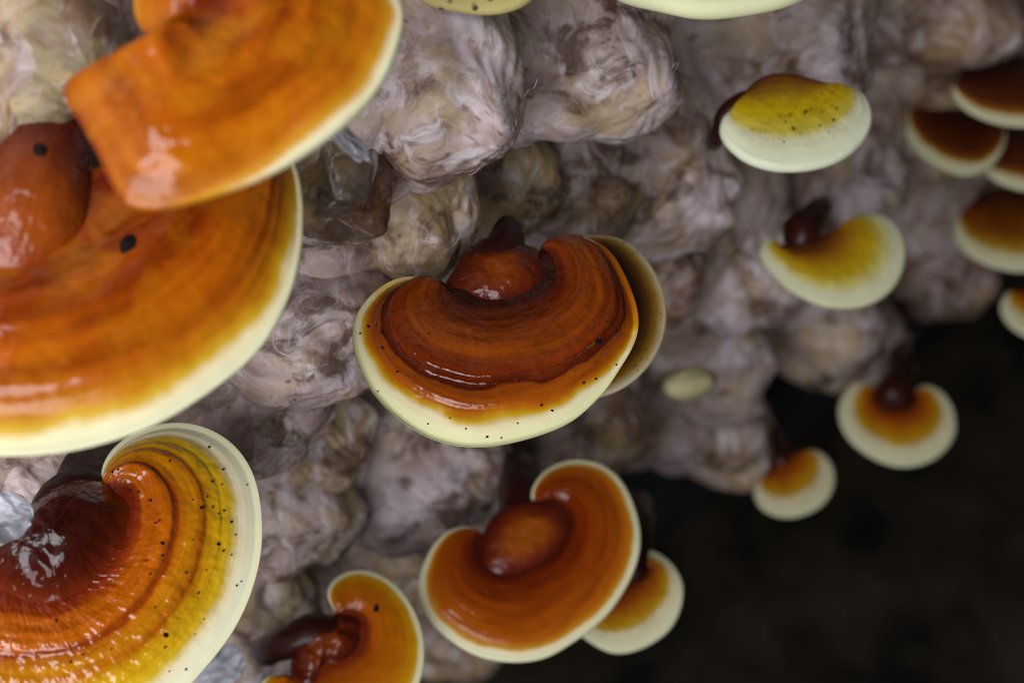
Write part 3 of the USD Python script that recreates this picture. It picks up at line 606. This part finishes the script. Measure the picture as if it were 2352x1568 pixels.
# 4 central bracket
mushroom('sharp chestnut kidney shaped bracket in the centre with one deep ridge and a cream lip',
    o=z2([(700, 500), (640, 455), (540, 428), (430, 435), (330, 480), (240, 560), (170, 670), (152, 780), (165, 880), (200, 980), (250, 1080), (330, 1180), (430, 1270), (550, 1350), (700, 1410), (850, 1432), (1000, 1425), (1150, 1395), (1300, 1350), (1450, 1280), (1560, 1190), (1660, 1080), (1740, 960), (1805, 850), (1840, 740), (1835, 620), (1790, 480), (1720, 340), (1650, 255), (1570, 205), (1480, 180), (1380, 183), (1300, 215), (1258, 270)]),
    i=z2([(705, 505), (740, 560), (800, 610), (900, 640), (1020, 640), (1150, 612), (1260, 560), (1322, 490), (1330, 400), (1300, 325), (1262, 278)]),
    depth=0.50, tilt=(0.10, 0.0), mat='centre', dome=0.17, rim=0.05, dip=0.35, seed=13, nt=360, ns=110, ridges=[(0.635, 0.075, 0.05), (0.79, 0.028, 0.04)], ripple=0.005, wavy=0.02,
    warp=[(0, 0.70), (0.12, 0.76), (0.25, 0.72), (0.36, 0.64), (0.5, 0.61), (0.62, 0.68), (0.75, 0.80), (0.88, 0.86), (1, 0.86)],
    umax=[(0, 0.84), (0.1, 0.86), (0.2, 0.93), (0.3, 1), (0.62, 1), (0.71, 0.90), (0.79, 0.79), (1, 0.76)],
    umbo=(z2([(720, 480), (760, 400), (800, 320), (880, 270), (980, 250), (1090, 240), (1200, 265), (1290, 325), (1322, 400), (1300, 480), (1230, 550), (1120, 600), (1000, 622), (880, 612), (780, 565)]), 0.15, 0.03, 'umbo', {'flat': 2.6, 'wob': 0.22}),
    stem=(z2([(1010, 400)])[0:1] and [z2([(1010, 440)])[0] + (-0.25,), z2([(1020, 340)])[0] + (-0.10,), z2([(1060, 260)])[0] + (-0.06,), z2([(1075, 245)])[0] + (-0.2,)], [92, 80, 50, 22], 'stem'),
    chips=[(1372, 783, 12)],
    dots=[z2([(x, y)])[0] + (r,) for x, y, r in [(197, 765, 4), (245, 725, 5), (292, 720, 4), (330, 845, 5), (328, 760, 5), (428, 818, 3), (600, 770, 3), (540, 770, 3), (1580, 725, 3), (1660, 690, 3), (1515, 1055, 5), (1590, 1030, 4), (1268, 1188, 5), (1335, 1222, 4), (945, 1372, 4), (728, 1266, 3), (605, 1298, 3), (303, 1108, 3), (1130, 1293, 3), (1028, 1378, 3), (820, 1328, 3), (420, 990, 4), (1770, 985, 4), (395, 640, 3)]])

# 4b the shaded cap below it
mushroom('olive shaded cap with tan rim half hidden behind the chestnut central mushroom',
    o=z2([(1300, 250), (1400, 205), (1560, 190), (1700, 200), (1810, 250), (1900, 345), (1970, 465), (2007, 610), (2002, 740), (1962, 862), (1890, 972), (1790, 1062), (1690, 1115), (1580, 1145), (1420, 1140), (1280, 1080), (1200, 960)]),
    i=z2([(1320, 290), (1400, 330), (1450, 420), (1480, 550), (1470, 700), (1420, 820), (1330, 900), (1240, 940)]),
    depth=0.535, tilt=(0.05, 0.05), mat='shaded', dome=0.02, rim=0.05, dip=0.2, seed=17, wavy=0.05,
    stem=(z2([(1350, 600)]) and [z2([(1400, 640)])[0] + (-0.15,), z2([(1330, 560)])[0] + (-0.6,)], [60, 40], 'stem'))

# 5 russet disc
mushroom('russet round bracket low in the middle with an orange topped hump and narrow cream rim',
    o=z4([(1225, 535), (1180, 515), (1100, 520), (1020, 568), (960, 650), (917, 755), (906, 850), (930, 945), (990, 1032), (1080, 1110), (1200, 1180), (1330, 1215), (1450, 1220), (1580, 1195), (1700, 1130), (1800, 1060), (1900, 970), (1980, 860), (2040, 740), (2070, 620), (2065, 500), (2030, 380), (1970, 270), (1880, 195), (1780, 165), (1680, 170), (1580, 215), (1520, 280), (1498, 345), (1510, 385)]),
    i=z4([(1230, 545), (1198, 595), (1200, 680), (1250, 745), (1340, 780), (1450, 768), (1580, 700), (1680, 600), (1700, 500), (1665, 420), (1590, 388), (1515, 390)]),
    depth=0.62, tilt=(0.12, 0.0), mat='disc', dome=0.12, rim=0.05, dip=0.35, seed=19, ridges=[(0.62, 0.01, 0.1)], wavy=0.03,
    umbo=(z4([(1245, 640), (1270, 530), (1340, 440), (1450, 390), (1570, 395), (1660, 430), (1695, 500), (1680, 580), (1620, 660), (1530, 725), (1420, 765), (1320, 765), (1255, 715)]), 0.14, 0.05, 'umbo_orange', {'flat': 3.5, 'wob': 0.05}),
    stem=([z4([(1440, 620)])[0] + (-0.35,), z4([(1420, 520)])[0] + (-0.35,), z4([(1440, 420)])[0] + (-0.3,), z4([(1420, 260)])[0] + (-0.4,)], [75, 68, 50, 44], 'stem'))
mushroom('small orange and yellow cap tucked behind the right rim of the russet mushroom',
    o=z4([(1950, 700), (2000, 640), (2080, 625), (2170, 655), (2245, 718), (2292, 815), (2288, 920), (2240, 1030), (2150, 1112), (2030, 1165), (1920, 1170), (1825, 1128), (1750, 1070), (1720, 1000)]),
    i=z4([(1960, 720), (2010, 735), (2060, 740), (2100, 740), (2060, 770), (2000, 790), (1930, 820), (1860, 860), (1780, 940)]),
    depth=0.67, tilt=(0.1, 0.0), mat='button', dome=0.1, rim=0.07, seed=23,
    stem=([z4([(2010, 760)])[0] + (-0.05,), z4([(2030, 660)])[0] + (-0.1,), z4([(1990, 500)])[0] + (-0.2,)], [45, 40, 40], 'stem'))

# 6 small amber bracket at the bottom
mushroom('amber bracket with a dark knob at the bottom edge',
    o=z4([(470, 960), (440, 900), (432, 850), (465, 790), (520, 755), (590, 738), (665, 748), (760, 792), (840, 872), (900, 975), (935, 1090), (940, 1220), (915, 1330), (850, 1470), (720, 1590), (500, 1660), (280, 1620), (130, 1500), (70, 1390), (90, 1320), (160, 1290), (215, 1290)]),
    i=z4([(478, 965), (520, 958), (575, 965), (625, 1005), (640, 1080), (620, 1150), (570, 1210), (490, 1250), (400, 1300), (330, 1370), (280, 1340), (235, 1300)]),
    depth=0.58, tilt=(0.12, 0.0), mat='small', dome=0.14, rim=0.05, dip=0.3, seed=29, wavy=0.03,
    umbo=(z4([(400, 1030), (450, 985), (520, 975), (580, 985), (612, 1050), (600, 1130), (550, 1190), (480, 1225), (410, 1240), (360, 1330), (290, 1330), (250, 1260), (260, 1180), (280, 1110), (330, 1050)]), 0.26, 0.04, 'umbo', {'flat': 2.0, 'wob': 0.55}),
    stem=([z4([(430, 1090)])[0] + (-0.10,), z4([(330, 1080)])[0] + (-0.08,), z4([(240, 1120)])[0] + (-0.15,), z4([(200, 1120)])[0] + (-0.3,)], [52, 50, 38, 26], 'stem'),
    chips=[z4([(688, 938)])[0] + (9,)])

# 7 yellow caps on the right
mushroom('yellow kidney cap with dark flecks and a broad white lip, upper right',
    o=z5([(255, 425), (200, 405), (152, 440), (142, 510), (190, 590), (280, 660), (400, 705), (530, 718), (680, 702), (800, 660), (900, 590), (960, 505), (976, 420), (950, 340), (900, 288), (840, 265), (790, 275)]),
    i=z5([(258, 415), (240, 380), (285, 300), (380, 235), (490, 222), (610, 245), (710, 272), (775, 280)]),
    depth=0.575, tilt=(0.10, 0.0), mat='yellow_a', dome=0.12, rim=0.08, dip=0.5, seed=31, wavy=0.03,
    stem=([z5([(285, 345)])[0] + (0.0,), z5([(205, 385)])[0] + (-0.03,), z5([(145, 460)])[0] + (-0.12,), z5([(112, 530)])[0] + (-0.2,)], [30, 27, 19, 15], 'stem'),
    dots=[z5([(x, y)])[0] + (r,) for x, y, r in [(545, 485, 6), (610, 395, 6), (690, 470, 4), (765, 440, 5), (490, 555, 4), (500, 450, 4), (780, 375, 4), (640, 380, 4), (700, 395, 3), (318, 490, 3), (740, 505, 3)]])
mushroom('plain yellow kidney cap with a black stalk, below the flecked yellow cap',
    o=z5([(450, 1125), (400, 1092), (362, 1130), (365, 1192), (420, 1270), (500, 1350), (600, 1412), (720, 1457), (850, 1467), (980, 1440), (1080, 1372), (1140, 1275), (1157, 1155), (1130, 1060), (1065, 982), (985, 953), (900, 963), (830, 1000), (785, 1045)]),
    i=z5([(455, 1132), (500, 1152), (600, 1142), (680, 1118), (740, 1085), (780, 1055)]),
    depth=0.69, tilt=(0.10, 0.0), mat='yellow_b', dome=0.12, rim=0.07, dip=0.45, seed=37, wavy=0.03,
    stem=([z5([(600, 1080)])[0] + (0.0,), z5([(570, 1040)])[0] + (0.0,), z5([(630, 985)])[0] + (-0.1,), z5([(690, 930)])[0] + (-0.3,)], [40, 38, 30, 18], 'stem'))
# 9, 10 the two caps against the dark floor
mushroom('small round cap with a maroon stalk hanging over the dark floor, the larger of two',
    o=z6([(1345, 640), (1300, 610), (1240, 602), (1180, 660), (1156, 740), (1170, 820), (1220, 900), (1310, 972), (1420, 1020), (1520, 1030), (1620, 1005), (1700, 950), (1750, 870), (1756, 790), (1720, 690), (1655, 632), (1590, 617), (1545, 652)]),
    i=z6([(1345, 652), (1352, 692), (1400, 722), (1470, 722), (1530, 700), (1545, 660)]),
    depth=0.86, tilt=(0.10, 0.0), mat='button', dome=0.08, rim=0.07, dip=0.3, seed=41,
    stem=([z6([(1440, 680)])[0] + (0.02,), z6([(1450, 630)])[0] + (0.05,), z6([(1460, 575)])[0] + (-0.05,), z6([(1475, 545)])[0] + (-0.2,)], [48, 44, 30, 24], 'stem'))
mushroom('smallest round cap over the dark floor, nearest the russet mushroom',
    o=z6([(775, 1100), (735, 1120), (725, 1172), (760, 1240), (830, 1280), (910, 1291), (1000, 1270), (1080, 1222), (1130, 1142), (1135, 1060), (1100, 988), (1040, 950), (980, 955), (945, 1000)]),
    i=z6([(780, 1085), (795, 1040), (840, 985), (890, 970), (930, 985), (945, 1005)]),
    depth=0.84, tilt=(0.10, 0.0), mat='button', dome=0.10, rim=0.08, dip=0.4, seed=43,
    stem=([z6([(870, 1010)])[0] + (0.0,), z6([(860, 970)])[0] + (-0.1,), z6([(800, 930)])[0] + (-0.3,)], [26, 24, 24], 'stem'))
# 11 the right edge
mushroom('dark brown cap with cream rim, topmost at the right edge',
    o=z5([(1420, 250), (1418, 290), (1450, 345), (1530, 405), (1650, 452), (1770, 472), (1900, 470), (2050, 430), (2140, 340), (2150, 220), (2080, 150)]),
    i=z5([(1435, 235), (1480, 180), (1590, 135), (1700, 118), (1850, 110), (2000, 120), (2070, 145)]),
    depth=0.80, tilt=(0.05, 0.0), mat='dark', dome=0.1, rim=0.05, seed=47)
mushroom('dark brown cap with webbed rim, left one of the overlapping pair at the right edge',
    o=z5([(1240, 365), (1180, 375), (1148, 420), (1150, 490), (1190, 570), (1260, 642), (1360, 702), (1460, 736), (1550, 732), (1630, 690), (1690, 610), (1710, 520), (1690, 450)]),
    i=z5([(1250, 372), (1330, 350), (1430, 350), (1530, 380), (1610, 410), (1680, 445)]),
    depth=0.835, tilt=(0.05, 0.0), mat='dark', dome=0.1, rim=0.055, seed=53)
mushroom('dark brown cap with cream rim, right of the pair under the topmost right edge cap',
    o=z5([(1540, 560), (1545, 650), (1590, 715), (1650, 765), (1730, 802), (1820, 822), (1950, 800), (2050, 720), (2090, 600), (2060, 500)]),
    i=z5([(1560, 550), (1620, 500), (1710, 460), (1830, 450), (1950, 460), (2040, 495)]),
    depth=0.86, tilt=(0.05, 0.0), mat='dark', dome=0.1, rim=0.055, seed=59)
mushroom('brown orange cap with cream rim alone at the right edge below the dark cluster',
    o=z5([(1470, 955), (1432, 1000), (1432, 1080), (1490, 1162), (1590, 1222), (1700, 1257), (1820, 1267), (1960, 1230), (2070, 1140), (2100, 1020), (2040, 920)]),
    i=z5([(1485, 945), (1540, 880), (1640, 835), (1780, 820), (1920, 840), (2025, 905)]),
    depth=0.88, tilt=(0.08, 0.0), mat='brownorange', dome=0.1, rim=0.05, seed=61)
mushroom('small orange cap lowest at the right edge',
    o=z5([(1740, 1378), (1700, 1400), (1680, 1450), (1692, 1510), (1740, 1570), (1800, 1612), (1900, 1640), (2010, 1610), (2060, 1510), (2040, 1420)]),
    i=z5([(1750, 1385), (1800, 1375), (1870, 1360), (1950, 1370), (2020, 1415)]),
    depth=0.90, tilt=(0.08, 0.0), mat='button', dome=0.08, rim=0.07, seed=67)
# top edge
mushroom('spotted olive cream cap edge at the top, above the lavender bag',
    o=[(930, -60), (985, 10), (1040, 24), (1100, 32), (1160, 28), (1215, 5), (1260, -60), (1240, -160), (1100, -220), (960, -170)],
    i=[(980, -70), (1020, -60), (1070, -50), (1120, -55), (1170, -70), (1190, -100), (1170, -130), (1100, -140), (1040, -130), (990, -110)],
    depth=0.45, tilt=(0.1, 0.0), mat='cream_spot', dome=0.1, rim=0.16, seed=71)
mushroom('large plain cream cap edge at the top, right of the middle',
    o=[(1370, -80), (1420, -5), (1500, 18), (1580, 36), (1650, 39), (1740, 28), (1850, -5), (1930, -90), (1850, -200), (1650, -260), (1450, -200)],
    i=[(1480, -100), (1540, -80), (1620, -70), (1700, -75), (1780, -100), (1760, -150), (1650, -180), (1520, -150), (1490, -120)],
    depth=0.52, tilt=(0.1, 0.0), mat='cream', dome=0.1, rim=0.2, seed=73)

# young yellow knob
kc = [(1590 + 52 * math.cos(a) * 1.0 + 14 * math.sin(a), 880 - 20 * math.cos(a) + 30 * math.sin(a)) for a in np.linspace(0, 2 * math.pi, 14, endpoint=False)]
kn = N * 0.8 + Zv * 0.7; kn /= np.linalg.norm(kn)
Pk = on_wall(np.array(1590.0), np.array(880.0), 0.05)
(dv, df), duv, C, R = dome_mesh(kc, Pk, kn, 0.012, flat=2.0, wob=0.1)
kt = thing('mushroom_knob', 'pale yellow young mushroom knob on the bag right of the central mushroom', 'mushroom', C)
part('cap', (dv, df), MAT['knob'], kt, C, uv=duv)

# ------------------------------------------------------------------ torn film and strands on the bags
film = usdkit.material(stage, '/World/Looks/milky_film', {'geo': ('geometry', {}), 'n': ('noise_texture', {'scale': 40.0, 'detail': 4.0}),
    'r': ('rgb_ramp', {'ramp': [(0.38, (0.10, 0.10, 0.115)), (0.62, (0.38, 0.39, 0.44))]}), 'b': ('bump', {'strength': 0.25, 'distance': 0.003}),
    'p': ('principled_bsdf', {'roughness': 0.42, 'coat_weight': 0.15})},
    [('geo.position', 'n.vector'), ('n.fac', 'r.fac'), ('r.color', 'p.base_color'), ('n.fac', 'b.height'), ('b.normal', 'p.normal')], surface='p.BSDF')
def film_sheet(px, py, w, h, rot, off, label, seed):
    c = on_wall(np.array(float(px)), np.array(float(py)), off)
    dep = (c - CAM) @ FWD
    n = 44
    a, b = np.meshgrid(np.linspace(-1, 1, n), np.linspace(-1, 1, n), indexing='ij')
    edge = 1 + 0.35 * (meshkit.fbm(np.stack([a * 2, b * 2, a * 0 + seed], -1), 3, seed) - 0.5)
    x, y = a * np.sqrt(1 - 0.45 * b * b) * edge, b * np.sqrt(1 - 0.45 * a * a) * edge
    z = 0.9 * (meshkit.fbm(np.stack([a * 1.3 + y * 0.6, b * 2.4, a * 0 + seed * 2.2], -1), 3, seed + 3) - 0.5) + 0.10 * np.abs(np.sin(3.1 * a + 1.7 * b + seed))
    co, si = math.cos(rot), math.sin(rot)
    e1, e2 = RIGHT * co + UP * si, UP * co - RIGHT * si
    nn = N * 0.6 + Zv * 0.5; nn /= np.linalg.norm(nn)
    k = dep / FPX
    P = c + (x * w * k)[..., None] * e1 + (y * h * k)[..., None] * e2 + (z * min(w, h) * k)[..., None] * nn
    top, bot = P.reshape(-1, 3), (P - nn * 0.0012).reshape(-1, 3)
    f = grid_faces(n, n); m = n * n
    bd = np.r_[np.arange(n), np.arange(1, n) * n + n - 1, (n - 1) * n + np.arange(n - 2, -1, -1), np.arange(n - 2, 0, -1) * n]
    nx = np.roll(bd, -1)
    side = np.stack([bd, nx, nx + m, bd + m], 1)
    p = part('film_scrap', (np.vstack([top, bot]) - c, np.vstack([f[:, ::-1], f + m, side])), film)
    UsdGeom.Xformable(p).AddTranslateOp().Set(Gf.Vec3d(*map(float, c)))
    tag(p, label, 'plastic film', 'torn scraps of bag film')
film_sheet(15, 1215, 75, 90, 0.3, 0.035, 'white crumpled film at the left edge above the maroon hump of the banded mushroom', 3)
film_sheet(5, 350, 55, 45, 0.5, -0.06, 'grey film scrap at the left edge beside the red funnel neck', 5)
film_sheet(800, 325, 62, 24, -0.75, 0.06, 'lavender film strip on the dark wet bag under the large upper bracket', 8)
film_sheet(505, 1535, 60, 45, 0.8, 0.03, 'white film scrap at the bottom edge right of the banded mushroom', 12)
# film_sheet(1400, 105, 60, 26, -0.2, 0.075, 'pale film fold on top of the striated bag at the top', 15)
